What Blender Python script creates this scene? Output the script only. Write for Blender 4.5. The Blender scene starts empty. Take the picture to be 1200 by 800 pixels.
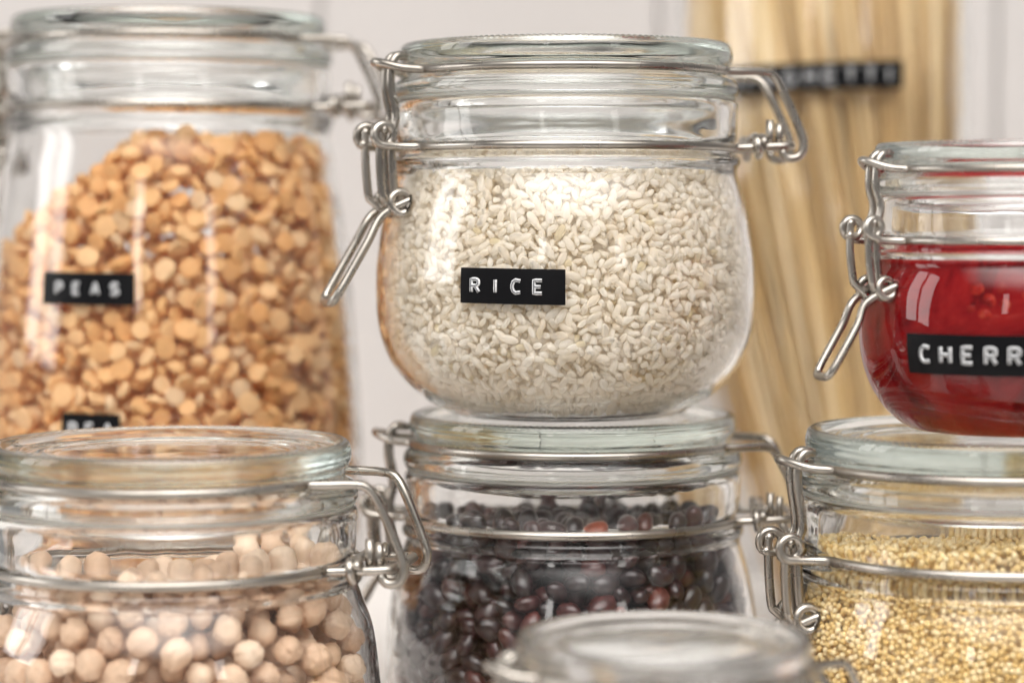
import bpy, math, random
import numpy as np
from mathutils import Vector, Matrix

R = math.radians
SC = bpy.context.scene
COL = SC.collection
rng = np.random.default_rng(7)
random.seed(7)

# ------------------------------------------------------------------ camera
F_PX, HORIZON = 2800.0, 250.0                 # focal length and eye level in photo pixels (1200 wide)
EYE = 0.175                                   # camera height over the shelf, metres
PITCH = math.atan((400.0 - HORIZON) / F_PX)
cam_d = bpy.data.cameras.new('camera')
cam_d.lens = 84.0
cam_d.sensor_width = 36.0
cam_d.clip_start = 0.02
cam_d.clip_end = 50.0
cam_d.dof.use_dof = True
cam_d.dof.focus_distance = 0.668
cam_d.dof.aperture_fstop = 5.3
cam_d.dof.aperture_blades = 9
cam = bpy.data.objects.new('camera', cam_d)
cam.location = (0, 0, EYE)
cam.rotation_euler = (math.pi / 2 - PITCH, 0, 0)
COL.objects.link(cam)
SC.camera = cam

# ------------------------------------------------------------------ light: a bright room, tall window on the left
world = bpy.data.worlds.new('World')
SC.world = world
world.use_nodes = True
bgn = world.node_tree.nodes['Background']
bgn.inputs[0].default_value = (1.0, 0.97, 0.945, 1)
bgn.inputs[1].default_value = 0.23

def area(name, loc, target, sx, sy, power, color):
    d = bpy.data.lights.new(name, 'AREA')
    d.shape = 'ELLIPSE' if sx > 2 else 'RECTANGLE'
    d.size, d.size_y = sx, sy
    d.energy = power
    d.color = color
    o = bpy.data.objects.new(name, d)
    o.location = loc
    o.rotation_euler = (Vector(target) - Vector(loc)).to_track_quat('-Z', 'Y').to_euler()
    COL.objects.link(o)
    return o

# window panes on the left (two tall panes with a mullion between) and a smaller window behind the camera
for yy in (0.40, 0.70):
    area('window_light', (-1.25, yy, 0.55), (-0.25, yy + 0.08, 0.32), 0.25, 0.7, 2.3, (1.0, 0.985, 0.965))
area('room_window_light', (-0.75, -1.9, 0.75), (0.0, 0.7, 0.15), 0.20, 0.45, 1.2, (1.0, 0.97, 0.93))
area('room_window_light', (1.25, -1.3, 0.6), (0.0, 0.7, 0.15), 0.25, 0.4, 1.0, (1.0, 0.97, 0.93))
fill_lamp = area('front_fill_light', (0.1, -1.5, 2.9), (0.0, 0.75, 0.1), 7.5, 5.0, 238.0, (1.0, 0.972, 0.94))  # added fill, high in front, to brighten the contents of the jars
fill_lamp.data.use_nodes = True                       # brightest in the middle, fading out so its reflection has no hard edge
lt = fill_lamp.data.node_tree
em = [n_ for n_ in lt.nodes if n_.type == 'EMISSION'][0]
gm = lt.nodes.new('ShaderNodeNewGeometry')
vs = lt.nodes.new('ShaderNodeVectorMath'); vs.operation = 'SUBTRACT'; vs.inputs[1].default_value = (0.5, 0.5, 0)
ln = lt.nodes.new('ShaderNodeVectorMath'); ln.operation = 'LENGTH'
mp = lt.nodes.new('ShaderNodeMapRange'); mp.interpolation_type = 'SMOOTHSTEP'
mp.inputs['From Min'].default_value = 0.5; mp.inputs['From Max'].default_value = 0.05
mp.inputs['To Min'].default_value = 0.0; mp.inputs['To Max'].default_value = 2.6
lt.links.new(gm.outputs['Parametric'], vs.inputs[0]); lt.links.new(vs.outputs[0], ln.inputs[0])
lt.links.new(ln.outputs['Value'], mp.inputs['Value']); lt.links.new(mp.outputs[0], em.inputs['Strength'])

SC.view_settings.view_transform = 'Standard'
SC.view_settings.look = 'None'
SC.view_settings.exposure = 0.09
SC.view_settings.gamma = 1.0
cy = SC.cycles
cy.max_bounces = 26
cy.transmission_bounces = 22
cy.glossy_bounces = 8
cy.diffuse_bounces = 8
cy.transparent_max_bounces = 8
cy.caustics_refractive = True
cy.caustics_reflective = True
cy.sample_clamp_indirect = 30.0
cy.blur_glossy = 0.0                      # keep refracted light exact: blurred glass loses light
cy.use_denoising = True

# ------------------------------------------------------------------ materials
def new_mat(name):
    m = bpy.data.materials.new(name)
    m.use_nodes = True
    nt = m.node_tree
    nt.nodes.clear()
    out = nt.nodes.new('ShaderNodeOutputMaterial')
    return m, nt, out

def principled(nt, out, **kw):
    b = nt.nodes.new('ShaderNodeBsdfPrincipled')
    for k, v in kw.items():
        b.inputs[k.replace('_', ' ')].default_value = v
    nt.links.new(b.outputs[0], out.inputs[0])
    return b

def noise(nt, scale, detail=3, rough=0.5, vec=None, dist=0.0):
    n = nt.nodes.new('ShaderNodeTexNoise')
    n.inputs['Scale'].default_value = scale
    n.inputs['Detail'].default_value = detail
    n.inputs['Roughness'].default_value = rough
    n.inputs['Distortion'].default_value = dist
    if vec is None:
        tc = nt.nodes.new('ShaderNodeTexCoord')
        vec = tc.outputs['Object']
    nt.links.new(vec, n.inputs['Vector'])
    return n

def ramp(nt, src, stops):
    r = nt.nodes.new('ShaderNodeValToRGB')
    els = r.color_ramp.elements
    while len(els) < len(stops):
        els.new(0.5)
    for e, (p, c) in zip(els, stops):
        e.position = p
        e.color = (*c, 1)
    nt.links.new(src, r.inputs[0])
    return r

def bump(nt, src, strength, dist, bsdf):
    b = nt.nodes.new('ShaderNodeBump')
    b.inputs['Strength'].default_value = strength
    b.inputs['Distance'].default_value = dist
    nt.links.new(src, b.inputs['Height'])
    nt.links.new(b.outputs[0], bsdf.inputs['Normal'])

def glass_mat(name, tint, dens, wav=0.25):
    m, nt, out = new_mat(name)
    g = nt.nodes.new('ShaderNodeBsdfGlass')
    g.inputs['Color'].default_value = (1, 1, 1, 1)
    g.inputs['Roughness'].default_value = 0.0
    g.inputs['IOR'].default_value = 1.5
    nt.links.new(g.outputs[0], out.inputs['Surface'])
    n = noise(nt, 70, 1.5, 0.45)
    bump(nt, n.outputs[0], wav, 0.0012, g)
    v = nt.nodes.new('ShaderNodeVolumeAbsorption')
    v.inputs['Color'].default_value = (*tint, 1)
    v.inputs['Density'].default_value = dens
    nt.links.new(v.outputs[0], out.inputs['Volume'])
    return m

M = {}
M['glass'] = glass_mat('clear_glass', (0.70, 0.84, 0.75), 5.0, 0.16)
M['frosted'] = glass_mat('frosted_glass', (0.9, 0.93, 0.91), 1.0, 0.05)
M['frosted'].node_tree.nodes['Glass BSDF'].inputs['Roughness'].default_value = 0.05
M['lid_glass'] = glass_mat('pale_green_glass', (0.66, 0.84, 0.74), 7.0, 0.12)

m, nt, out = new_mat('steel_wire')
b = principled(nt, out, Base_Color=(0.62, 0.585, 0.54, 1), Metallic=1.0, Roughness=0.24)
n = noise(nt, 120, 2, 0.5)
rr = ramp(nt, n.outputs[0], [(0.3, (0.22,) * 3), (0.75, (0.36,) * 3)])
nt.links.new(rr.outputs[0], b.inputs['Roughness'])
n2 = noise(nt, 45, 3, 0.6)
rc = ramp(nt, n2.outputs[0], [(0.3, (0.33, 0.30, 0.265)), (0.7, (0.52, 0.485, 0.44))])
nt.links.new(rc.outputs[0], b.inputs['Base Color'])
M['steel'] = m

m, nt, out = new_mat('clear_rubber')
principled(nt, out, Base_Color=(0.80, 0.80, 0.76, 1), Roughness=0.35, Transmission_Weight=0.75, IOR=1.42)
M['gasket'] = m

m, nt, out = new_mat('black_embossing_tape')
b = principled(nt, out, Base_Color=(0.006, 0.006, 0.007, 1), Roughness=0.34, Specular_IOR_Level=0.14)
n = noise(nt, 900, 2, 0.5)
bump(nt, n.outputs[0], 0.08, 0.0003, b)
n = noise(nt, 1400, 2, 0.5)
rc = ramp(nt, n.outputs[0], [(0.77, (0.006, 0.006, 0.007)), (0.80, (0.16, 0.16, 0.16))])   # a few specks of dust
nt.links.new(rc.outputs[0], b.inputs['Base Color'])
M['tape'] = m
m, nt, out = new_mat('stretched_white_plastic')
b = principled(nt, out, Base_Color=(0.72, 0.73, 0.74, 1), Roughness=0.45)
n = noise(nt, 1500, 2, 0.6)
rc = ramp(nt, n.outputs[0], [(0.25, (0.42, 0.43, 0.45)), (0.6, (0.82, 0.82, 0.82))])
nt.links.new(rc.outputs[0], b.inputs['Base Color'])
M['letter'] = m
m, nt, out = new_mat('letter_ridge_grey')
principled(nt, out, Base_Color=(0.16, 0.17, 0.185, 1), Roughness=0.35)
M['ridge'] = m

def grain_mat(name, stops, rough, coat=0.0, bump_s=0.0, bump_scale=900, var=None, sss=0.0, sss_r=(1, .8, .6)):
    """colour differs from grain to grain and drifts over each grain"""
    m, nt, out = new_mat(name)
    b = principled(nt, out, Roughness=rough)
    b.inputs['Coat Weight'].default_value = coat
    b.inputs['Coat Roughness'].default_value = 0.12
    oi = nt.nodes.new('ShaderNodeObjectInfo')
    ge = nt.nodes.new('ShaderNodeNewGeometry')
    ad = nt.nodes.new('ShaderNodeMath'); ad.operation = 'ADD'
    nt.links.new(oi.outputs['Random'], ad.inputs[0])
    nt.links.new(ge.outputs['Random Per Island'], ad.inputs[1])
    fr = nt.nodes.new('ShaderNodeMath'); fr.operation = 'FRACT'
    nt.links.new(ad.outputs[0], fr.inputs[0])
    r = ramp(nt, fr.outputs[0], stops)
    n = noise(nt, bump_scale * 0.35, 4, 0.6, vec=ge.outputs['Position'])
    hs = nt.nodes.new('ShaderNodeHueSaturation')
    mr = nt.nodes.new('ShaderNodeMapRange')
    mr.inputs['To Min'].default_value = 1 - (var or 0.12)
    mr.inputs['To Max'].default_value = 1 + (var or 0.12)
    mr.inputs['From Min'].default_value = 0.25
    mr.inputs['From Max'].default_value = 0.75
    nt.links.new(n.outputs[0], mr.inputs['Value'])
    nt.links.new(mr.outputs[0], hs.inputs['Value'])
    nt.links.new(r.outputs[0], hs.inputs['Color'])
    nt.links.new(hs.outputs[0], b.inputs['Base Color'])
    if bump_s:
        n2 = noise(nt, bump_scale, 3, 0.6, vec=ge.outputs['Position'])
        bump(nt, n2.outputs[0], bump_s, 0.0006, b)
    if sss:
        b.inputs['Subsurface Weight'].default_value = sss
        b.inputs['Subsurface Radius'].default_value = sss_r
        b.inputs['Subsurface Scale'].default_value = 0.0012
    return m

M['rice'] = grain_mat('rice_grain', [(0.0, (0.88, 0.82, 0.73)), (0.4, (0.93, 0.895, 0.83)), (0.75, (0.97, 0.955, 0.92)),
                                     (0.965, (0.92, 0.84, 0.72)), (0.99, (0.70, 0.60, 0.36))], 0.38, 0.1, 0.10, 1500, 0.08, 0.0)
def translucent(m, w, col):
    nt = m.node_tree
    out = [n_ for n_ in nt.nodes if n_.type == 'OUTPUT_MATERIAL'][0]
    b_ = [n_ for n_ in nt.nodes if n_.type == 'BSDF_PRINCIPLED'][0]
    t = nt.nodes.new('ShaderNodeBsdfTranslucent'); t.inputs[0].default_value = (*col, 1)
    mx = nt.nodes.new('ShaderNodeMixShader'); mx.inputs[0].default_value = w
    nt.links.new(b_.outputs[0], mx.inputs[1]); nt.links.new(t.outputs[0], mx.inputs[2]); nt.links.new(mx.outputs[0], out.inputs[0])
translucent(M['rice'], .66, (0.98, 0.95, 0.89))
M['split_pea'] = grain_mat('split_pea', [(0.0, (0.78, 0.44, 0.175)), (0.4, (0.85, 0.54, 0.245)), (0.75, (0.90, 0.65, 0.36)),
                                         (1.0, (0.80, 0.62, 0.40))], 0.55, 0.0, 0.18, 900, 0.12)
translucent(M['split_pea'], .3, (0.95, 0.68, 0.30))
M['chickpea'] = grain_mat('chickpea', [(0.0, (0.55, 0.36, 0.235)), (0.5, (0.68, 0.48, 0.335)), (1.0, (0.79, 0.62, 0.47))],
                          0.55, 0.0, 0.35, 700, 0.14)
M['black_bean'] = grain_mat('dark_bean', [(0.0, (0.014, 0.007, 0.008)), (0.7, (0.030, 0.010, 0.011)), (0.92, (0.065, 0.018, 0.016)),
                                          (0.97, (0.13, 0.030, 0.020)), (1.0, (0.22, 0.055, 0.028))], 0.30, 0.25, 0.08, 600, 0.25)
M['millet'] = grain_mat('millet_grain', [(0.0, (0.68, 0.47, 0.17)), (0.5, (0.79, 0.60, 0.28)), (1.0, (0.88, 0.75, 0.47))],
                        0.48, 0.0, 0.0, 900, 0.06)
M['hilum'] = None
m, nt, out = new_mat('bean_scar_white')
principled(nt, out, Base_Color=(0.62, 0.52, 0.42, 1), Roughness=0.6)
M['hilum'] = m
M['pasta'] = grain_mat('durum_pasta', [(0.0, (0.44, 0.275, 0.11)), (0.4, (0.57, 0.395, 0.185)), (0.75, (0.68, 0.515, 0.285)), (1.0, (0.80, 0.68, 0.47))],
                       0.45, 0.05, 0.0, 300, 0.06)

m, nt, out = new_mat('white_flour')
b = principled(nt, out, Base_Color=(0.90, 0.885, 0.865, 1), Roughness=0.9)
n = noise(nt, 220, 5, 0.65)
bump(nt, n.outputs[0], 0.5, 0.002, b)
M['flour'] = m

m, nt, out = new_mat('cherry_jam')
b = principled(nt, out, Base_Color=(0.30, 0.012, 0.016, 1), Roughness=0.5, Specular_IOR_Level=0.0)
n = noise(nt, 42, 6, 0.68, dist=1.4)
rc = ramp(nt, n.outputs[0], [(0.30, (0.11, 0.002, 0.004)), (0.46, (0.32, 0.006, 0.010)), (0.60, (0.42, 0.016, 0.016)), (0.75, (0.55, 0.09, 0.06))])
nt.links.new(rc.outputs[0], b.inputs['Base Color'])
b.inputs['Subsurface Weight'].default_value = 0.25
b.inputs['Subsurface Radius'].default_value = (1.0, 0.15, 0.1)
b.inputs['Subsurface Scale'].default_value = 0.004
bump(nt, n.outputs[0], 0.35, 0.004, b)
M['jam'] = m
m, nt, out = new_mat('cherry_skin')
b = principled(nt, out, Base_Color=(0.50, 0.02, 0.015, 1), Roughness=0.15, Coat_Weight=0.5)
n = noise(nt, 160, 3, 0.6)
rc = ramp(nt, n.outputs[0], [(0.35, (0.20, 0.004, 0.006)), (0.6, (0.52, 0.030, 0.018)), (0.78, (0.66, 0.17, 0.09))])
nt.links.new(rc.outputs[0], b.inputs['Base Color'])
b.inputs['Specular IOR Level'].default_value = 0.1
b.inputs['Coat Weight'].default_value = 0.0
M['cherry'] = m

def paint(name, col, var=0.015):
    m, nt, out = new_mat(name)
    b = principled(nt, out, Base_Color=(*col, 1), Roughness=0.5)
    n = noise(nt, 6, 5, 0.6)
    rc = ramp(nt, n.outputs[0], [(0.3, tuple(c - var for c in col)), (0.7, tuple(c + var for c in col))])
    nt.links.new(rc.outputs[0], b.inputs['Base Color'])
    n2 = noise(nt, 180, 4, 0.6)
    bump(nt, n2.outputs[0], 0.12, 0.001, b)
    return m
M['wall'] = paint('warm_white_paint', (0.52, 0.495, 0.483))
M['shelf'] = paint('white_shelf_paint', (0.78, 0.75, 0.72))

# ------------------------------------------------------------------ helpers
def mesh_np(name, V, faces, mat=None, smooth=True):
    me = bpy.data.meshes.new(name)
    me.from_pydata([tuple(v) for v in V], [], [tuple(f) for f in faces])
    if mat: me.materials.append(mat)
    if smooth: me.polygons.foreach_set('use_smooth', np.ones(len(me.polygons), bool))
    me.update()
    return me

def put(name, me, parent=None, loc=None):
    o = bpy.data.objects.new(name, me)
    COL.objects.link(o)
    if parent: o.parent = parent
    if loc is not None: o.location = loc
    return o

def tag(o, label=None, cat=None, group=None, kind=None):
    if label: o['label'] = label
    if cat: o['category'] = cat
    if group: o['group'] = group
    if kind: o['kind'] = kind
    return o

def chaikin(P, it=2):
    P = np.asarray(P, float)
    for _ in range(it):
        Q = [P[0]]
        for a, b in zip(P[:-1], P[1:]):
            Q += [0.75 * a + 0.25 * b, 0.25 * a + 0.75 * b]
        Q.append(P[-1])
        P = np.array(Q)
    return P

def catmull(P, k=8, closed=False):
    P = np.asarray(P, float)
    n = len(P)
    idx = (lambda i: i % n) if closed else (lambda i: min(max(i, 0), n - 1))
    out = []
    for i in range(n if closed else n - 1):
        p0, p1, p2, p3 = (P[idx(i + j)] for j in (-1, 0, 1, 2))
        for t in np.arange(k) / k:
            out.append(0.5 * (2 * p1 + (p2 - p0) * t + (2 * p0 - 5 * p1 + 4 * p2 - p3) * t ** 2 + (3 * p1 - p0 - 3 * p2 + p3) * t ** 3))
    if not closed: out.append(P[-1])
    return np.array(out)

def lathe(name, prof, N, mat, mod=None):
    """prof (mm): path from axis to axis, or a closed ring when it never meets the axis. mod(r, z, theta) -> r, z"""
    prof = np.asarray(prof, float)
    th = np.arange(N) * 2 * math.pi / N
    V, rows = [], []
    for r, z in prof:
        if r < 1e-6:
            rows.append((len(V), 1)); V.append((0, 0, z * .001))
        else:
            rr, zz = (np.full(N, r), np.full(N, z)) if mod is None else mod(r, z, th)
            rows.append((len(V), N))
            V += list(zip(rr * np.cos(th) * .001, rr * np.sin(th) * .001, zz * .001))
    F = []
    axis = prof[0][0] < 1e-6
    pairs = list(zip(rows[:-1], rows[1:])) + ([] if axis else [(rows[-1], rows[0])])
    for (a, na), (b_, nb) in pairs:
        for i in range(N):
            j = (i + 1) % N
            if na == 1: F.append((a, b_ + j, b_ + i))
            elif nb == 1: F.append((a + i, a + j, b_))
            else: F.append((a + i, a + j, b_ + j, b_ + i))
    me = mesh_np(name, V, F, mat)
    import bmesh
    bm = bmesh.new(); bm.from_mesh(me)
    bmesh.ops.recalc_face_normals(bm, faces=bm.faces)
    bm.to_mesh(me); bm.free()
    return me

class Tubes:
    """round wires along polylines (mm), all in one mesh"""
    def __init__(s, r, sides=10): s.V, s.F, s.r, s.n = [], [], r, sides
    def add(s, P, closed=False, r=None, flat=1.0):
        P = np.asarray(P, float); n = len(P); r = r or s.r
        T = np.roll(P, -1, 0) - np.roll(P, 1, 0)
        if not closed: T[0] = P[1] - P[0]; T[-1] = P[-1] - P[-2]
        T /= np.linalg.norm(T, axis=1)[:, None] + 1e-12
        u = np.cross(T[0], (0, 0, 1) if abs(T[0][2]) < .9 else (1, 0, 0)); u /= np.linalg.norm(u)
        U = [u]
        for i in range(1, n):
            u = U[-1] - T[i] * U[-1].dot(T[i]); U.append(u / np.linalg.norm(u))
        if closed:                                 # spread the twist of the frame along the loop
            e = U[-1] - T[0] * U[-1].dot(T[0]); e /= np.linalg.norm(e)
            tw = math.atan2(np.cross(e, U[0]).dot(T[0]), e.dot(U[0]))
        else: tw = 0
        b0 = len(s.V)
        for i in range(n):
            a = tw * i / n; w = np.cross(T[i], U[i])
            for k in range(s.n):
                f = a + k * 2 * math.pi / s.n
                s.V.append((P[i] + (U[i] * math.cos(f) + w * math.sin(f)) * r) * .001)
        for i in range(n if closed else n - 1):
            j = (i + 1) % n
            for k in range(s.n):
                l = (k + 1) % s.n
                s.F.append((b0 + i * s.n + k, b0 + i * s.n + l, b0 + j * s.n + l, b0 + j * s.n + k))
        if not closed:
            s.F.append(tuple(b0 + k for k in reversed(range(s.n))))
            s.F.append(tuple(b0 + (n - 1) * s.n + k for k in range(s.n)))
        return s
    def mesh(s, name, mat): return mesh_np(name, s.V, s.F, mat)

def arc(r, a0, a1, z, n=60):
    a = np.radians(np.linspace(a0, a1, n))
    return np.stack([r * np.cos(a), r * np.sin(a), np.full(n, z)], 1)

def coil(c, r, turns, pitch, axis='y', ph=0, n=18):
    a = np.linspace(0, turns * 2 * math.pi, int(n * turns) + 1) + ph
    o = np.zeros((len(a), 3)); t = np.linspace(-.5, .5, len(a)) * pitch * turns
    i, j, k = {'y': (0, 2, 1), 'x': (1, 2, 0), 'z': (0, 1, 2)}[axis]
    o[:, i] = r * np.cos(a); o[:, j] = r * np.sin(a); o[:, k] = t
    return o + np.array(c)

# ------------------------------------------------------------------ the storage jar: glass body, lid, seal and wire bail clamp
Z0 = 73.8                                           # shoulder height of the pattern jar
NECK_OUT = [(51.5, 73.8), (51.7, 74.6), (52.7, 76.0), (52.6, 77.8), (51.0, 79.0), (50.2, 80.0), (50.2, 82.0), (51.1, 83.2), (51.5, 86),
            (51.6, 90), (51.9, 94.4), (51.5, 96.0), (50.0, 96.5), (48.0, 96.4), (46.8, 95.6), (46.6, 92), (46.8, 84), (47.2, 77)]
LID = [(0, 111.8), (30, 112.0), (33.2, 112.0), (34.6, 113.1), (36.0, 112.0), (39.6, 112.0), (41.2, 113.6), (42.8, 112.5), (44.4, 112.4),
       (46.4, 114.6), (48.4, 115.0), (49.9, 114.2), (50.5, 111.6), (50.0, 108.8), (48.8, 107.5), (48.2, 105.6), (49.0, 104.0), (51.3, 103.3),
       (52.2, 101.4), (52.3, 99.2), (51.6, 97.7), (50.2, 97.5), (46.4, 97.5), (45.5, 95.6), (44.8, 93.4), (43.2, 92.8), (41.8, 94.2),
       (41.2, 103.0), (39.6, 106.6), (35.5, 107.8), (0, 108.0)]

def ripple(amp, seed):
    r0 = np.random.default_rng(seed); ph = r0.random(6) * 6.28
    def f(r, z, th):
        d = (np.sin(2 * th + ph[0] + z * .03) + .7 * np.sin(3 * th + ph[1] - z * .06) + .45 * np.sin(7 * th + ph[2] + z * .11)
             + .3 * np.sin(13 * th + ph[3] + z * .35)) * amp
        return r + d, np.full(len(th), z)
    return f

def inset(P, d):
    """offset a profile (bottom to top) towards the axis"""
    T = np.gradient(P, axis=0); T /= np.linalg.norm(T, axis=1)[:, None]
    return P + np.stack([-T[:, 1], T[:, 0]], 1) * d

LIDS = {}
def lid_mesh(sr, sz, zb, mat):
    key = (sr, sz, zb, mat.name)
    if key not in LIDS:
        P = chaikin([(r * sr, zb + (z - Z0) * sz) for r, z in LID], 2)
        beads = 168 if abs(sr - 1) < .03 else 120
        zr = zb + (114.0 - Z0) * sz
        def mod(r, z, th):
            k = (0.34 * (abs(math.sin(0)) + 1)) if (z > zr and r > 46.5 * sr) else 0.0
            w = k * max(0.0, 1 - abs(r / sr - 48.4) / 2.2)
            bz = np.abs(np.sin(th * beads / 2)) * w
            rr, zz = wob(r, z, th)
            return rr + bz * .4, zz + bz
        wob = ripple(0.06, int(zb * 7))
        LIDS[key] = lathe('lid', P, beads * 3, mat, mod)
    return LIDS[key]

class Jar: pass

def make_jar(label, cat_loc, rot, body, zb, sr=1.0, sz=1.0, wall=2.3, clamp=True, group='clip top glass storage jars', wr=1.3, seed=1, lidm='lid_glass', la=0.0):
    j = Jar(); j.loc = Vector(cat_loc); j.sr = sr; j.zb = zb
    root = bpy.data.objects.new('storage_jar', None)
    COL.objects.link(root); root.location = cat_loc; root.rotation_euler = (0, 0, R(rot))
    tag(root, label, 'jar', group); j.root = root; j.rot = R(rot)
    nz = lambda z: zb + (z - Z0) * sz
    neck = [(r * sr, nz(z)) for r, z in NECK_OUT]
    outer = chaikin(list(body) + [neck[0]], 2)
    inner = inset(outer[1:], wall)
    inner = inner[(inner[:, 0] > 0.5)]
    inner = inner[(inner[:, 1] < zb - 1.0)]
    base = [(0, body[0][1] + 4.0)]
    ncks = chaikin(neck, 2)
    path = np.vstack([outer[:-1], ncks, inner[::-1], base])
    # keep the outside exact, walk: bottom centre -> outside -> rim -> inside -> inner bottom centre
    path[0, 0] = 0.0; path[-1, 0] = 0.0
    me = lathe('glass_body', path, 160, M['glass'], ripple(0.10 * sr, seed))
    put('glass_body', me, root)
    j.outer = np.vstack([outer, ncks[:len(ncks) // 2]])
    nin = ncks[len(ncks) // 2:]; nin = nin[nin[:, 0] < 47.6 * sr]
    j.inner = np.vstack([[(0, body[0][1] + 4.0)], inner, nin[::-1]])
    put('lid', lid_mesh(sr, sz, zb, M[lidm]), root)
    g = [(46.9, 96.75), (51.2, 96.75), (51.4, 97.0), (51.2, 97.3), (46.9, 97.3)]
    put('rubber_seal', lathe('rubber_seal', [(r * sr, nz(z)) for r, z in g], 96, M['gasket']), root)
    if not clamp: return j
    zl, zu = nz(81.1), nz(105.6)                       # heights of the two wire rings
    rl, ru = 50.2 * sr + wr, 48.6 * sr + wr
    f = max(sr, 0.8)                                   # reach of the hardware
    hx, hy = rl + 15.5 * f, 13.0 * f                    # hinge bar
    def turn(t):                                       # swing the latch side round the rings by la degrees
        V = np.array(t.V); ph = np.degrees(np.abs(np.arctan2(V[:, 1], V[:, 0]))); w = np.clip((ph - 50) / 75, 0, 1); w = w * w * (3 - 2 * w)
        a = np.radians(la) * w; c_, s_ = np.cos(a), np.sin(a)
        t.V = list(np.stack([V[:, 0] * c_ - V[:, 1] * s_, V[:, 0] * s_ + V[:, 1] * c_, V[:, 2]], 1))
        return t
    # upper wire: one bail round the lid, a nose at the latch, two arms down to the hinge
    t = Tubes(wr)
    a0 = math.degrees(math.asin(min(.9, 20 * f / ru)))
    an = math.degrees(math.asin(min(.9, 9 * f / ru)))
    half = arc(ru, a0, 180 - an, zu, 44)
    arm = [(hx - 1.5, hy, zl - 2.2 * wr), (hx + 2.0, hy, zl - 1.9 * wr), (hx + 3.4, hy, zl + 0.8), (hx + 2.2, hy, zl + 5.5),
           (hx - 2.6, hy + .6, zu - 6.5), (hx - 6.0, hy + 1.6, zu - 1.0), (hx - 10, hy + 3.0, zu), ((ru + hx - 10) / 2 - 3, 18.5 * f, zu)]
    hook = [(hx - 3.2, hy, zl - 0.6)]
    nose = [(-ru - 5 * f, 7.0 * f, zu + .4), (-ru - 9.5 * f, 3.4 * f, zu + 1.8), (-ru - 11.2 * f, 0, zu + 2.4)]
    P1 = hook + arm + [tuple(p) for p in half] + nose
    P2 = [(x, -y, z) for x, y, z in P1[::-1]][1:]
    full = np.array(P1 + P2)
    t.add(catmull(full, 3))
    put('bail_wire', turn(t).mesh('bail_wire', M['steel']), root)
    # neck wire: ring in the groove, prongs to the hinge bar, pigtail coil and pin, two eyelets at the latch
    t = Tubes(wr)
    ab = math.degrees(math.asin(min(.9, 15 * f / rl)))
    al = math.degrees(math.asin(min(.9, 10.5 * f / rl)))
    half = arc(rl, ab, 180 - al, zl, 44)
    h1 = [(hx, 0, zl + .8), (hx, hy - 3, zl + .8), (hx - .8, hy - .6, zl + .8), (hx - 3.5, hy + .6, zl + .6), (rl + 3, 14.2 * f, zl + .2)]
    e1 = [(-rl - 3.5 * f, 8.6 * f, zl), (-rl - 8.5 * f, 8.4 * f, zl + .2)]
    ec = (-rl - 9.4 * f, 7.4 * f, zl + 3.4)
    eye = coil(ec, 3.1 * f, 1.15, 1.9, 'y', -math.pi / 2)[::1]
    eye[:, 0] = 2 * ec[0] - eye[:, 0]
    eye[:, 1] = 2 * ec[1] - eye[:, 1]
    t.add(np.vstack([catmull(h1 + [tuple(p) for p in half] + e1, 3), eye]))
    m2 = np.vstack([catmull(h1 + [tuple(p) for p in half] + e1, 3), eye]); m2[:, 1] *= -1
    t.add(m2)
    pw = wr * 0.95
    for sy in (-1, 1):                                  # pigtail round the prong
        t.add(coil((rl + 5.5 * f, sy * 13.9 * f, zl + .4), 2.15 * wr, 1.3, 2.0, 'x', 1.0), r=pw)
    t.add([(rl + 5.5 * f, -13.9 * f, zl + 2.2 * wr), (rl + 6.0 * f, 0, zl + 3.0 * wr), (rl + 5.5 * f, 13.9 * f, zl + 2.2 * wr)], r=pw)
    for dx in (0.0, 2.1 * wr):                          # the two cut ends standing up
        t.add([(rl + 9.0 * f + dx, -hy + 1.6, zl - .6), (rl + 9.0 * f + dx, -hy + 1.5, zl + 4.0), (rl + 9.0 * f + dx, -hy + 1.5, zl + 8.4 - dx * .4)], r=pw)
    put('neck_wire', turn(t).mesh('neck_wire', M['steel']), root)
    # latch lever: hooked in the eyelets, coils at its foot, long handle leaning away
    t = Tubes(wr)
    ex = ec[0]
    yl = 6.0 * f
    zc = zl - 17.5 * f
    cx = ex + 5.6 * f
    cl = coil((cx, yl, zc + 1.2), 3.2 * f, 1.55, 2.15, 'y', math.pi)
    up = [(ex + .4, 8.6 * f, zl + 4.6), (ex - .6, 7.0 * f, zl + 4.9), (ex - .9, yl + .8, zl + 3.4), (ex - .9, yl + .5, zl - 4), (ex - .4, yl + .4, zc + 6),
          (ex + .2, yl + .4, zc + 2.4)]
    lo = [(cx - 5.2, yl - .9, zc - 2.5), (cx - 10 * f, yl - .6, zc - 10.4 * f), (cx - 15.6 * f, yl - .6, zc - 19.8 * f), (cx - 19.4 * f, yl - .9, zc - 26 * f), (cx - 20.4 * f, yl - 3.0 * f, zc - 27.8 * f), (cx - 20.4 * f, 0, zc - 28.0 * f)]
    A = np.vstack([catmull(up, 5), cl[1:], catmull([cl[-1]] + lo, 5)[1:]])
    B = A.copy(); B[:, 1] *= -1
    t.add(np.vstack([A, B[::-1][1:]]))
    put('latch_lever', turn(t).mesh('latch_lever', M['steel']), root)
    # link: from the coils of the lever up over the nose of the bail
    t = Tubes(wr)
    yk = 2.7 * f
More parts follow.
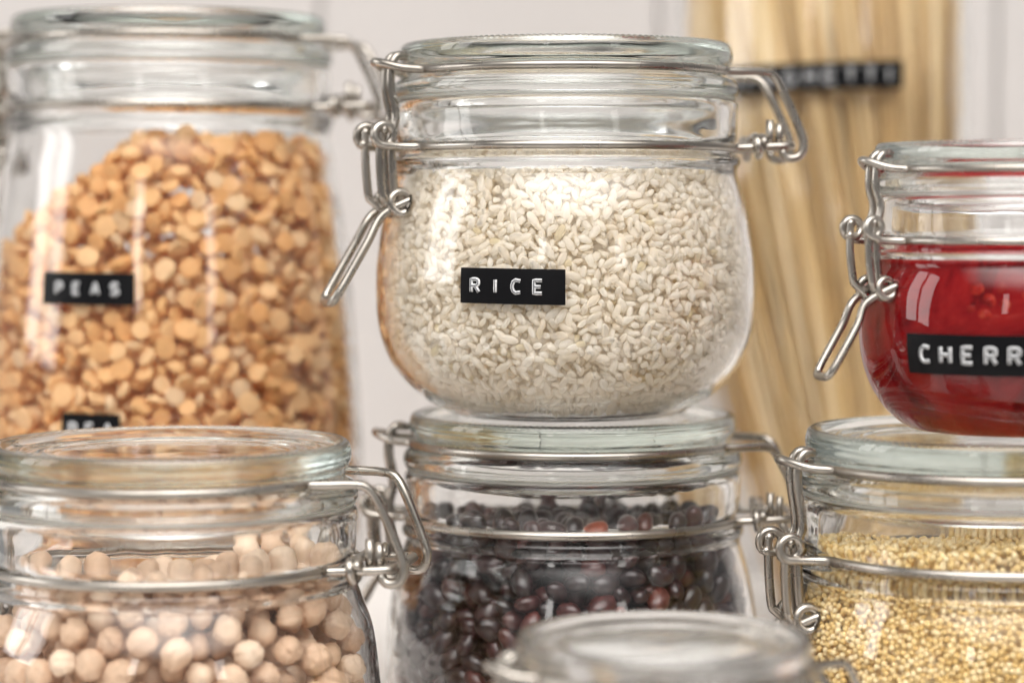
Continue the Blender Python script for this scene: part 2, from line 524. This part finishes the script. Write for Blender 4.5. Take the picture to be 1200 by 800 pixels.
    L1 = [(cx, 6.5 * f, zc + 1.0), (cx, yk + 1.5, zc + .9), (cx - .4, yk, zc + 2.6), (cx - 1.2, yk, zc + 9), (cx - 1.6, yk, zl + 3), (cx - .2, yk - .2, zl + 9), (cx - 1.6, yk - .3, zu - 5),
          (cx - 1.4, yk - .3, zu + 1.0), (cx + .2, yk - .5, zu + 4.0), (cx + 2.6, yk - 1.2, zu + 4.3), (cx + 3.8, 0, zu + 4.0)]
    A = catmull(L1, 5); B = A.copy(); B[:, 1] *= -1
    t.add(np.vstack([A, B[::-1][1:]]))
    put('latch_link', turn(t).mesh('latch_link', M['steel']), root)
    return j

# ------------------------------------------------------------------ embossed tape labels
S = {  # strokes on a 4 x 6 grid
 'R': [[(0, 0), (0, 6), (2.6, 6), (3.7, 5.4), (3.7, 3.7), (2.6, 3), (0, 3)], [(2.0, 3), (3.9, 0)]],
 'I': [[(2, 0), (2, 6)]],
 'C': [[(3.9, 5.6), (1.6, 6), (.4, 5.1), (0, 3.6), (0, 2.4), (.4, .9), (1.6, 0), (3.9, .3)]],
 'E': [[(3.8, 6), (0, 6), (0, 0), (3.8, 0)], [(0, 3.05), (3.2, 3.05)]],
 'P': [[(0, 0), (0, 6), (2.7, 6), (3.8, 5.3), (3.8, 3.6), (2.7, 2.8), (0, 2.8)]],
 'A': [[(0, 0), (1.9, 6), (2.1, 6), (4, 0)], [(.7, 2), (3.3, 2)]],
 'S': [[(3.8, 5.2), (2.8, 6), (1.0, 6), (.1, 5.2), (.1, 4.0), (1.0, 3.2), (2.8, 2.9), (3.8, 2.0), (3.8, .8), (2.8, 0), (1.0, 0), (.1, .8)]],
 'H': [[(0, 0), (0, 6)], [(3.9, 0), (3.9, 6)], [(0, 3), (3.9, 3)]],
 'G': [[(3.8, 5.2), (2.6, 6), (1.2, 6), (.2, 5), (0, 3), (.2, 1), (1.2, 0), (2.8, 0), (3.8, .8), (3.8, 2.7), (2.2, 2.7)]],
 'T': [[(0, 6), (4, 6)], [(2, 6), (2, 0)]],
 'Y': [[(0, 6), (2, 3), (4, 6)], [(2, 3), (2, 0)]],
}
def outer_r(j, z):
    o = j.outer; o = o[1:]
    return float(np.interp(z, o[:, 1], o[:, 0]))

def make_label(j, text, off, z, w, h, pitch, first, letter_h, tilt=0.0):
    """off: sideways offset of the tape centre from the jar axis as the camera sees it (mm)"""
    r0 = outer_r(j, z)
    view = math.atan2(-j.loc.y, -j.loc.x)                 # from jar to camera
    ang0 = view + math.asin(off / r0)
    def P(s, t, up):
        zz = z + t + s * tilt; a = ang0 + s / r0
        rr = outer_r(j, zz) + up
        return (rr * math.cos(a), rr * math.sin(a), zz)
    nx, ny = 40, 6
    V, F = [], []
    for up in (0.12, 0.5):
        for iy in range(ny + 1):
            for ix in range(nx + 1):
                V.append(np.array(P((ix / nx - .5) * w, (iy / ny - .5) * h, up)) * .001)
    k = (nx + 1) * (ny + 1); I = lambda l, x, y: l * k + y * (nx + 1) + x
    for y in range(ny):
        for x in range(nx):
            F.append((I(1, x, y), I(1, x + 1, y), I(1, x + 1, y + 1), I(1, x, y + 1)))
            F.append((I(0, x, y + 1), I(0, x + 1, y + 1), I(0, x + 1, y), I(0, x, y)))
    for x in range(nx):
        F.append((I(0, x, 0), I(0, x + 1, 0), I(1, x + 1, 0), I(1, x, 0)))
        F.append((I(1, x, ny), I(1, x + 1, ny), I(0, x + 1, ny), I(0, x, ny)))
    for y in range(ny):
        F.append((I(1, 0, y), I(1, 0, y + 1), I(0, 0, y + 1), I(0, 0, y)))
        F.append((I(0, nx, y), I(0, nx, y + 1), I(1, nx, y + 1), I(1, nx, y)))
    me = mesh_np('label', V, F, M['tape'], smooth=False)
    lab = put('label', me, j.root)
    # the wall of the jar turns with the jar, the label keeps facing the camera
    lab.rotation_euler = (0, 0, -j.rot)
    u = letter_h / 6
    for i, ch in enumerate(text):
        tw, tg = Tubes(.54, 8), Tubes(.23, 6)
        for st in S[ch]:
            st = np.array(st, float); dense = [st[0]]
            for a, b_ in zip(st[:-1], st[1:]):
                for q in np.linspace(0, 1, 5)[1:]: dense.append(a + (b_ - a) * q)
            pts = [(-w / 2 + first + i * pitch + (p[0] - 2) * u * 1.0 + random.gauss(0, .015), (p[1] - 3) * u) for p in dense]
            tw.add([P(s_, t_, .50) for s_, t_ in pts])
            tg.add([P(s_, t_, .50 + .40) for s_, t_ in pts])
        me = tw.mesh('letter', M['letter'])
        n0 = len(tw.V); nf = len(tw.F)
        V = tw.V + tg.V; F = tw.F + [tuple(q + n0 for q in f_) for f_ in tg.F]
        me = mesh_np('letter', V, F, M['letter']); me.materials.append(M['ridge'])
        mi = np.zeros(len(F), np.int32); mi[nf:] = 1
        me.polygons.foreach_set('material_index', mi)
        put('letter', me, lab)
    return lab

# ------------------------------------------------------------------ grains packed behind glass
def pairs(P, d):
    c = np.floor((P - P.min(0)) / d).astype(np.int64) + 1
    nx, ny, nz_ = c.max(0) + 2
    key = (c[:, 0] * ny + c[:, 1]) * nz_ + c[:, 2]
    order = np.argsort(key, kind='stable'); sk = key[order]; ar = np.arange(len(sk))
    A, B = [], []
    for dx in (0, 1):
        for dy in (-1, 0, 1):
            for dz in (-1, 0, 1):
                off = (dx * ny + dy) * nz_ + dz
                if dx == 0 and (dy < 0 or (dy == 0 and dz < 0)): continue
                st = np.searchsorted(sk, sk + off, 'left'); en = np.searchsorted(sk, sk + off, 'right')
                for k in range(int((en - st).max(initial=0))):
                    m_ = st + k < en
                    if off == 0: m_ &= (st + k) > ar
                    A.append(order[m_]); B.append(order[(st + k)[m_]])
    A = np.concatenate(A); B = np.concatenate(B)
    dd = P[A] - P[B]; L = np.sqrt((dd ** 2).sum(1)); m_ = L < d
    return A[m_], B[m_], dd[m_], L[m_]

def wall_dist(poly, rho, z):
    a, b_ = poly[:-1], poly[1:]; ab = b_ - a; l2 = (ab ** 2).sum(1) + 1e-12
    px, pz = rho[:, None] - a[None, :, 0], z[:, None] - a[None, :, 1]
    t = np.clip((px * ab[:, 0] + pz * ab[:, 1]) / l2, 0, 1)
    qx, qz = px - t * ab[:, 0], pz - t * ab[:, 1]
    d2 = qx ** 2 + qz ** 2; k = d2.argmin(1); i = np.arange(len(rho))
    cr = ab[k, 0] * pz[i, k] - ab[k, 1] * px[i, k]
    sg = np.where(cr >= 0, 1.0, -1.0); d = np.sqrt(d2[i, k]) + 1e-9
    n = np.stack([qx[i, k], qz[i, k]], 1) / d[:, None] * sg[:, None]
    return d * sg, n

def pack(j, r, layers, ztop, zmin, seed, dens=0.64, iters=45, back=-0.45):
    """positions (mm, jar coordinates) of equal balls lying against the inside of the glass and under the fill surface"""
    g = np.random.default_rng(seed); poly = j.inner; T = r * (2 * layers - 1)
    rm = poly[:, 0].max(); zt = max(ztop(np.array([-rm, 0, rm, 0.]), np.array([0, -rm, 0, rm])))
    n0 = int(math.pi * rm ** 2 * (zt - zmin) / (4.19 * r ** 3) * dens)
    X = g.random((n0, 3)) * [2 * rm, 2 * rm, zt - zmin] + [-rm, -rm, zmin]
    view = np.array([-j.loc.x, -j.loc.y]); view /= np.linalg.norm(view)
    rho = np.hypot(X[:, 0], X[:, 1])
    X = X[(rho < rm)]; rho = np.hypot(X[:, 0], X[:, 1])
    top = ztop(X[:, 0], X[:, 1]) - X[:, 2]
    keep = (top > r) & ((X[:, :2] @ view) / (rho + 1e-6) > back)
    X = X[keep]
    s, _ = wall_dist(poly, np.hypot(X[:, 0], X[:, 1]), X[:, 2])
    dep = np.minimum(s, ztop(X[:, 0], X[:, 1]) - X[:, 2])
    X = X[(s > r * .6) & (dep < T + r * .3)]
    for it in range(iters):
        A, B, dd, L = pairs(X, 2 * r)
        mv = dd / (L[:, None] + 1e-9) * ((2 * r - L) * .42)[:, None]
        D = np.zeros_like(X)
        for ax in range(3):
            D[:, ax] = np.bincount(A, mv[:, ax], len(X)) - np.bincount(B, mv[:, ax], len(X))
        X += np.clip(D, -r * .5, r * .5)
        X[:, 2] = np.maximum(X[:, 2], zmin)
        tz = ztop(X[:, 0], X[:, 1]); X[:, 2] = np.minimum(X[:, 2], tz - r * .8)
        rho = np.hypot(X[:, 0], X[:, 1]) + 1e-9
        s, n = wall_dist(poly, rho, X[:, 2])
        tdep = tz - X[:, 2]
        mvw = np.where(s < r, r - s, np.where((s > T) & (tdep > T) & (s <= tdep), T - s, 0.0))
        X[:, 0] += X[:, 0] / rho * n[:, 0] * mvw; X[:, 1] += X[:, 1] / rho * n[:, 0] * mvw; X[:, 2] += n[:, 1] * mvw
        up = (tdep > T) & (s > T) & (tdep < s); X[up, 2] += (tdep - T)[up]
    rho = np.hypot(X[:, 0], X[:, 1]) + 1e-9
    s, n = wall_dist(poly, rho, X[:, 2])
    N3 = np.stack([X[:, 0] / rho * n[:, 0], X[:, 1] / rho * n[:, 0], n[:, 1]], 1)
    return X, s, N3, ztop(X[:, 0], X[:, 1]) - X[:, 2]

def frames(X, s, N3, r, half, seed, tilt=0.22, gap=0.25):
    """turn each grain: flat against the glass where it touches it, any way further in"""
    g = np.random.default_rng(seed); n = len(X)
    zax = g.normal(size=(n, 3)); zax /= np.linalg.norm(zax, axis=1)[:, None]
    w = s < r * 1.45
    zw = N3 + g.normal(size=(n, 3)) * tilt; zw /= np.linalg.norm(zw, axis=1)[:, None]
    zax = np.where(w[:, None], zw, zax)
    t = g.normal(size=(n, 3)); t -= zax * (t * zax).sum(1)[:, None]; t /= np.linalg.norm(t, axis=1)[:, None]
    Rm = np.stack([t, np.cross(zax, t), zax], 2)             # columns: long, mid, short
    ext = np.sqrt(((np.einsum('nij,ni->nj', Rm, N3) * half) ** 2).sum(1))   # reach of the ellipsoid towards the glass
    mv = np.where(w, ext + gap - s, np.maximum(0, ext + gap - s))
    return Rm, X + N3 * mv[:, None], w

def ico(sub):
    import bmesh
    bm = bmesh.new(); bmesh.ops.create_icosphere(bm, subdivisions=sub, radius=1.0)
    V = np.array([v.co[:] for v in bm.verts]); F = [tuple(v.index for v in f.verts) for f in bm.faces]
    bm.free(); return V, F
ICO = {k: ico(k) for k in (1, 2, 3, 4)}

def joined(name, bases, Rm, pos, scale, mat, seed):
    """many grains in one mesh (numpy): bases = list of (V, F) with the same F"""
    g = np.random.default_rng(seed); n = len(pos); F = np.array(bases[0][1]); nv = len(bases[0][0])
    BV = np.stack([b_[0] for b_ in bases]); pick = g.integers(0, len(bases), n)
    V = np.einsum('nij,nkj->nki', Rm, BV[pick] * scale[:, None, None]) + pos[:, None, :]
    V = (V * .001).reshape(-1, 3).astype(np.float32)
    FF = (F[None] + (np.arange(n) * nv)[:, None, None]).reshape(-1, F.shape[1]).astype(np.int32)
    me = bpy.data.meshes.new(name)
    me.vertices.add(len(V)); me.vertices.foreach_set('co', V.ravel())
    k = F.shape[1]
    me.loops.add(FF.size); me.loops.foreach_set('vertex_index', FF.ravel())
    me.polygons.add(len(FF))
    me.polygons.foreach_set('loop_start', np.arange(len(FF), dtype=np.int32) * k)
    me.polygons.foreach_set('use_smooth', np.ones(len(FF), bool))
    me.materials.append(mat)
    me.update(calc_edges=True); me.validate()
    return me

def project(X, j):
    W = X * .001 + np.array(j.loc)
    d = W - np.array([0, 0, EYE]); y = d[:, 1] * math.cos(PITCH) - d[:, 2] * math.sin(PITCH)
    v = d[:, 1] * math.sin(PITCH) + d[:, 2] * math.cos(PITCH)
    return 600 + F_PX * d[:, 0] / y, 400 - F_PX * v / y, y

def fill_jar(j, name, stuff_name, r, half, layers, ztop, zmin, shapes, low, mat, label, cat, group, stuff_label, seed, limit=300,
             frame=(-20, -20, 1220, 820), smin=.86, smax=1.12, tilt=.22, back=-.45, gap=.25, depth=1.6, dens=.64):
    X, s, N3, top = pack(j, r, layers, ztop, zmin, seed, back=back, dens=dens)
    half = np.array(half, float)
    Rm, pos, w = frames(X, s, N3, r, half, seed + 1, tilt, gap)
    g = np.random.default_rng(seed + 2); sc = g.uniform(smin, smax, len(X)) if smax > smin else np.full(len(X), smin)
    vis = np.zeros(len(X), bool)
    if limit:
        px, py, dist = project(pos, j)
        to = np.array([0, 0, EYE * 1000]) - (pos + np.array(j.loc) * 1000); to /= np.linalg.norm(to, axis=1)[:, None]
        face = -(N3 * to).sum(1)
        ok = (px > frame[0]) & (px < frame[2]) & (py > frame[1]) & (py < frame[3]) & (s < depth * r) & (face > .12)
        idx = np.nonzero(ok)[0]
        idx = idx[np.argsort(-(face[idx] - 0.35 * (s[idx] / r)))][:limit]
        vis[idx] = True
        meshes = [mesh_np(name, V * .001, F, mat[0]) for V, F in shapes]
        if len(mat) > 1:
            for me in meshes: me.materials.append(mat[1])
        for i in idx:
            o = bpy.data.objects.new(name, meshes[int(g.integers(len(meshes)))])
            COL.objects.link(o)
            mt = Matrix(Rm[i].tolist()).to_4x4() @ Matrix.Diagonal((sc[i], sc[i], sc[i], 1))
            mt.translation = Vector((pos[i] * .001).tolist()) + j.loc
            o.matrix_world = mt
            tag(o, label, cat, group)
    rest = ~vis
    me = joined(stuff_name, low, Rm[rest], pos[rest], sc[rest], mat[0], seed + 3)
    # the heart of the heap, out of sight behind the packed layers
    T = r * (2 * layers - 1.3)
    P = j.inner[1:]; Q = inset(P, T); Q = Q[(Q[:, 0] > 1) & (Q[:, 1] > zmin - T)]
    zt = float(min(ztop(np.array([-40., 0, 40, 0]), np.array([0, -40., 0, 40])))) - T
    Q = Q[Q[:, 1] < zt]
    core = [(0, Q[0, 1])] + [tuple(q) for q in Q] + [(0, Q[-1, 1])]
    cm = lathe(stuff_name + '_core', core, 48, mat[0])
    import bmesh
    bm = bmesh.new(); bm.from_mesh(me); bm.from_mesh(cm); bm.to_mesh(me); bm.free()
    me.polygons.foreach_set('use_smooth', np.ones(len(me.polygons), bool))
    o = put(stuff_name, me, loc=j.loc)
    tag(o, stuff_label, cat + ' heap' if False else cat, None, 'stuff')
    print(name, 'packed', len(X), 'single', int(vis.sum()))
    return o

# ------------------------------------------------------------------ setting: white boarded wall and shelf
def box_mesh(name, x0, x1, y0, y1, z0, z1, mat, bev=0.0):
    import bmesh
    bm = bmesh.new()
    bmesh.ops.create_cube(bm, size=1.0)
    for v in bm.verts:
        v.co = ((x0 + x1) / 2 + v.co.x * (x1 - x0), (y0 + y1) / 2 + v.co.y * (y1 - y0), (z0 + z1) / 2 + v.co.z * (z1 - z0))
    if bev: bmesh.ops.bevel(bm, geom=bm.edges[:], offset=bev, segments=3, affect='EDGES')
    me = bpy.data.meshes.new(name); bm.to_mesh(me); bm.free(); me.materials.append(mat)
    return me

WY = 1.16
gx = (1166 - 600) / F_PX * WY
bw = 0.1635
wall = put('wall', box_mesh('wall', gx - 5 * bw + .002, gx + 3 * bw - .002, WY + .012, WY + .06, -0.03, 0.80, M['wall']))
tag(wall, kind='structure')
for k in range(-4, 4):
    x0 = gx + (k - 1) * bw
    put('wall_board', box_mesh('wall_board', x0 + .0007, x0 + bw - .0007, WY, WY + .011, -0.03, 0.80, M['wall'], .0012), wall)
shelf = put('shelf', box_mesh('shelf', -0.62, 0.70, 0.36, WY - .001, -0.03, 0.0, M['shelf'], .002))
tag(shelf, kind='structure')

# ------------------------------------------------------------------ jars
POT = [(0, 1.8), (24, 1.5), (32, 0.0), (37, 1.4), (47.5, 8.0), (54.2, 17.0), (57.2, 27), (57.7, 38), (57.2, 48), (55.4, 61), (52.8, 69), (51.7, 72)]
SMALL = [(0, 1.4), (20, 1.2), (26, 0.0), (31, 1.6), (37.6, 8), (41.4, 16), (42.8, 24), (42.9, 31), (42.0, 40), (40.6, 44.5), (39.9, 46)]
POT2 = POT[:-2] + [(52.9, 70), (51.8, 73.4)]
POT3 = POT[:-2] + [(52.7, 68), (51.5, 71.2)]
TALL = [(0, 2.5), (44, 2.0), (54, 0), (60, 4), (65, 16), (66.6, 50), (66.2, 85), (64.6, 115), (62, 145), (59.2, 172), (56.4, 192), (54.9, 199), (54.6, 201.5)]
TUBE = [(0, 2), (44, 1.5), (52, 0), (57, 4), (58.8, 12), (59.0, 60), (59.0, 200), (58.6, 270), (57.0, 280), (55, 283)]

def px(p, d): return (p - 600) / F_PX * d

bean_jar = make_jar('glass clip jar of shiny dark beans underneath the rice jar', (px(671, .735), .735, 0), -4, POT2, 75.4, sz=.93, seed=3)
rice_jar = make_jar('round glass clip jar of white rice stacked on the bean jar', (px(663, .727), .727, .1139), 2, POT, Z0, sz=.92, seed=4, la=20)
chick_jar = make_jar('large glass clip jar of beige chickpeas at the front left', (px(199, .655), .655, 0), -12, POT3, 73.0, sr=.985, sz=.96, seed=5)
peas_jar = make_jar('tall glass jar of orange split peas behind the chickpea jar', (px(201, .82), .82, 0), -6, TALL, 203.5, sr=1.06, sz=.92, seed=6)
millet_jar = make_jar('glass clip jar of yellow millet under the cherry jam jar', (px(1158, .665), .665, 0), 6, POT, Z0, seed=8, la=8)
cherry_jar = make_jar('small glass clip jar of red cherry jam on the millet jar', (px(1190, .660), .660, .1150), 6, SMALL, 47, la=14, sr=.775, sz=.78, seed=9, wr=1.12)
front_jar = make_jar('small blurred glass jar with pale filling nearest the camera', (px(779, .565), .565, 0), 20, SMALL, 44, sr=.705, sz=.75, seed=10, wr=1.12, lidm='frosted')
pasta_jar = make_jar('tall glass cylinder of dry spaghetti standing against the wall', (px(962, .965), .965, 0), 0, TUBE, 285, sr=1.06, clamp=False, seed=11)

make_label(rice_jar, 'RICE', -15.4, 40.6, 31.0, 10.0, 6.2, 4.8, 3.6, -.012)
make_label(peas_jar, 'PEAS', -27.0, 151.0, 32.5, 10.2, 6.6, 6.4, 3.4, -.01)
make_label(peas_jar, 'PEA', -26.0, 106.3, 20.0, 10.2, 6.0, 4.0, 3.6, -.01)
make_label(cherry_jar, 'CHERRIES', -3.0, 23.0, 54.0, 10.6, 6.05, 5.9, 4.1, .0)
make_label(pasta_jar, 'SPAGHETTI', -5.2, 226.5, 73.5, 10.6, 7.6, 7.0, 5.2, .03)

# ------------------------------------------------------------------ fillings
def blob(sub, half, seed, lump=.06, fn=None):
    V, F = ICO[sub]; V = V.copy(); g = np.random.default_rng(seed)
    d = np.zeros(len(V))
    for _ in range(5):
        k = g.normal(size=3) * 1.6; d += np.sin(V @ k + g.random() * 6.28) / 5
    V = V * (1 + lump * d)[:, None]
    if fn: V = fn(V, g)
    return V * np.array(half), F

def f_rice(V, g):
    V = V.copy(); x = V[:, 0]
    V[:, 1] *= 1 - .16 * np.clip(x, 0, 1) ** 2; V[:, 2] *= 1 - .1 * x
    V[:, 1] *= 1 - .10 * np.exp(-((x - .75) / .2) ** 2) * (V[:, 1] > 0)   # dent of the missing germ
    V[:, 0] = np.sign(x) * np.abs(x) ** .86
    if g.random() < .34: V[:, 0] = np.minimum(V[:, 0], g.uniform(.05, .5))   # broken grain
    return V
def f_pea(V, g):
    V = V.copy(); z = V[:, 2]
    V[:, 2] = np.where(z < -.18, -.18 - .05 * (1 - (V[:, 0] ** 2 + V[:, 1] ** 2)), z) 
    V[:, 2] += -.3
    return V
def f_chick(V, g):
    V = V.copy(); x, y, z = V.T
    beak = np.exp(-((x - 1) ** 2 + y ** 2 + z ** 2) / .2); V[:, 0] += .12 * beak
    cre = np.exp(-(y / .14) ** 2) * (x > -.2); V *= (1 - .13 * cre)[:, None]
    for _ in range(9):                               # wrinkles: wavering furrows and flattened sides
        k = g.normal(size=3); k /= np.linalg.norm(k); k2 = g.normal(size=3); q = V @ k + .16 * np.sin(V @ k2 * 2.2 + g.random() * 6)
        V *= (1 - g.uniform(.035, .095) * np.exp(-((q - g.uniform(-.7, .7)) / g.uniform(.05, .1)) ** 2))[:, None]
    for _ in range(3):
        k = g.normal(size=3); k /= np.linalg.norm(k); q = V @ k; c = g.uniform(.74, .86)
        V -= np.maximum(q - c, 0)[:, None] * k * .75
    return V
def f_bean(V, g):
    V = V.copy(); x = V[:, 0]; V[:, 1] += .16 * x ** 2 - .05
    return V

flat_top = lambda h, a=0.0, b_=0.0, w=0.0: (lambda x, y: h + a * x + b_ * y + w * np.sin(x * .11 + 1) * np.cos(y * .13))

rice_hi = [blob(3, (2.45, 1.16, .96), k, .018, f_rice) for k in range(12)]
rice_lo = [blob(2, (2.45, 1.16, .96), k, .018, f_rice) for k in range(12)]
fill_jar(rice_jar, 'rice_grain', 'rice', 1.17, (2.4, 1.14, .95), 3, flat_top(75.0, 0.0, 0, 1.0), 5.0, rice_hi, rice_lo, [M['rice']],
         'short white rice grain pressed against the glass of the rice jar', 'rice grain', 'rice grains in the rice jar',
         'short grain white rice filling the round jar to its neck', 21, tilt=.42, smin=.6, smax=1.15, dens=.74, gap=.15)

pea_hi = [blob(3, (3.6, 3.45, 2.75), 40 + k, .05, f_pea) for k in range(6)]
pea_lo = [blob(2, (3.6, 3.45, 2.75), 40 + k, .05, f_pea) for k in range(6)]
fill_jar(peas_jar, 'split_pea', 'split_peas', 2.75, (3.5, 3.4, 2.0), 3, (lambda x, y: np.minimum(200.0 + np.sin(x * .2) * .8, 203.0 + .72 * x) - .04 * y + np.sin(x * .31 + y * .27)), 60.0, pea_hi, pea_lo, [M['split_pea']],
         'dry orange split pea inside the tall jar at the left', 'split pea', 'split peas in the tall jar',
         'dry orange split peas heaped in the tall left jar', 31, frame=(-10, 100, 440, 520), tilt=.55, smin=.8, smax=1.12)

chick_hi = [blob(4, (4.6, 4.4, 4.25), 60 + k, .2, f_chick) for k in range(6)]
chick_lo = [blob(2, (4.6, 4.4, 4.25), 60 + k, .2, f_chick) for k in range(6)]
fill_jar(chick_jar, 'chickpea', 'chickpeas', 4.12, (4.6, 4.4, 4.25), 3, flat_top(84.5, .04, .02, .3), 30.0, chick_hi, chick_lo, [M['chickpea']],
         'dry round beige chickpea inside the jar at the front left', 'chickpea', 'chickpeas in the front left jar',
         'dry beige chickpeas filling the front left jar', 41, smin=.8, smax=1.0, dens=.72)

bean_hi = [blob(3, (4.9, 3.35, 2.95), 80 + k, .05, f_bean) for k in range(6)]
bean_lo = [blob(2, (4.9, 3.35, 2.95), 80 + k, .05, f_bean) for k in range(6)]
fill_jar(bean_jar, 'dark_bean', 'dark_beans', 3.12, (4.9, 3.35, 2.95), 3, flat_top(87.2, 0, .03, 1.2), 28.0, bean_hi, bean_lo, [M['black_bean']],
         'shiny dark brown bean inside the jar below the rice', 'bean', 'dark beans in the lower middle jar',
         'shiny dark beans filling the jar below the rice', 51, tilt=.7, dens=.76, gap=.1, smin=.8, smax=1.1)

mil = [blob(2, (.85, .83, .80), 100 + k, .03) for k in range(5)]
fill_jar(millet_jar, 'millet_grain', 'millet', .80, (.85, .83, .80), 3, flat_top(88.0, .06, 0, 1.5), 42.0, mil, mil, [M['millet']],
         '', 'millet', '', 'small round yellow millet grains filling the front right jar', 61, limit=0, smin=.85, smax=1.08, back=-.2, dens=.72, gap=.12)

def solid_fill(j, name, h, mat, gap, N=96, top=None):
    P = inset(j.inner[1:], gap); P = P[(P[:, 1] < h) & (P[:, 0] > 1)]
    prof = [(0, P[0, 1])] + [tuple(p) for p in P] + [(P[-1, 0] - .4, h)] + (top or [(P[-1, 0] * .6, h + .3), (0, h)])
    return put(name, lathe(name, prof, N, mat, ripple(.12, 5)), loc=j.loc)
tag(solid_fill(cherry_jar, 'cherry_jam', 48.3, M['jam'], -.3), 'glossy dark red cherry jam filling the small right jar', 'jam', kind='stuff')
tag(solid_fill(front_jar, 'white_powder', 56.6, M['flour'], .3, top=[(28.4, 57.0), (27.6, 65.0), (24.5, 67.2), (0, 67.8)]), 'pale white powder in the small jar nearest the camera', 'powder', kind='stuff')

# cherries showing at the jam's edge
cm_ = [mesh_np('cherry', *(lambda V, F: (V * .001, F))(*blob(3, (3.3, 3.0, 2.7), 120 + k, .22)), M['cherry']) for k in range(3)]
for k, (ax_, zz) in enumerate([(-14, 39.5), (-8.5, 36.8), (-5, 40), (-10.5, 34), (-3, 35.5), (-16, 35), (5, 38)]):
    view = math.atan2(-cherry_jar.loc.y, -cherry_jar.loc.x) + R(ax_)
    rr = float(np.interp(zz, cherry_jar.inner[1:, 1], cherry_jar.inner[1:, 0])) - 2.1
    o = put('cherry', cm_[k % 3], loc=cherry_jar.loc + Vector((rr * math.cos(view), rr * math.sin(view), zz)) * .001)
    o.rotation_euler = (k, 2 * k, 3 * k)
    tag(o, 'small bright red berry showing through the cherry jam', 'berry', 'berries in the cherry jam')

# spaghetti: clumps of strands leaning together
g = np.random.default_rng(5); t = Tubes(.95, 6); rin = 53.5
for c in range(300):
    a, q = g.random() * 6.28, math.sqrt(g.random())
    cb = np.array([math.cos(a), math.sin(a)]) * q * (rin - 3)
    slope = np.array([-.30 * (.5 - cb[0] / 100) + g.normal(-.01, .024), g.normal(0, .03)])
    for k in range(9):
        m0 = cb + g.normal(size=2) * 3.2
        sl = slope + g.normal(size=2) * .012
        zt = 262 + g.normal(0, 3)
        pts = []
        for u in np.linspace(0, 1, 6):
            z = 7 + (zt - 7) * u
            xy = m0 + sl * (z - 150)
            l = np.linalg.norm(xy)
            if l > rin: xy = xy * rin / l
            pts.append((xy[0], xy[1], z))
        t.add(pts)
o = put('spaghetti', t.mesh('spaghetti', M['pasta']), loc=pasta_jar.loc)
tag(o, 'dry golden spaghetti strands leaning in the tall jar', 'spaghetti', kind='stuff')
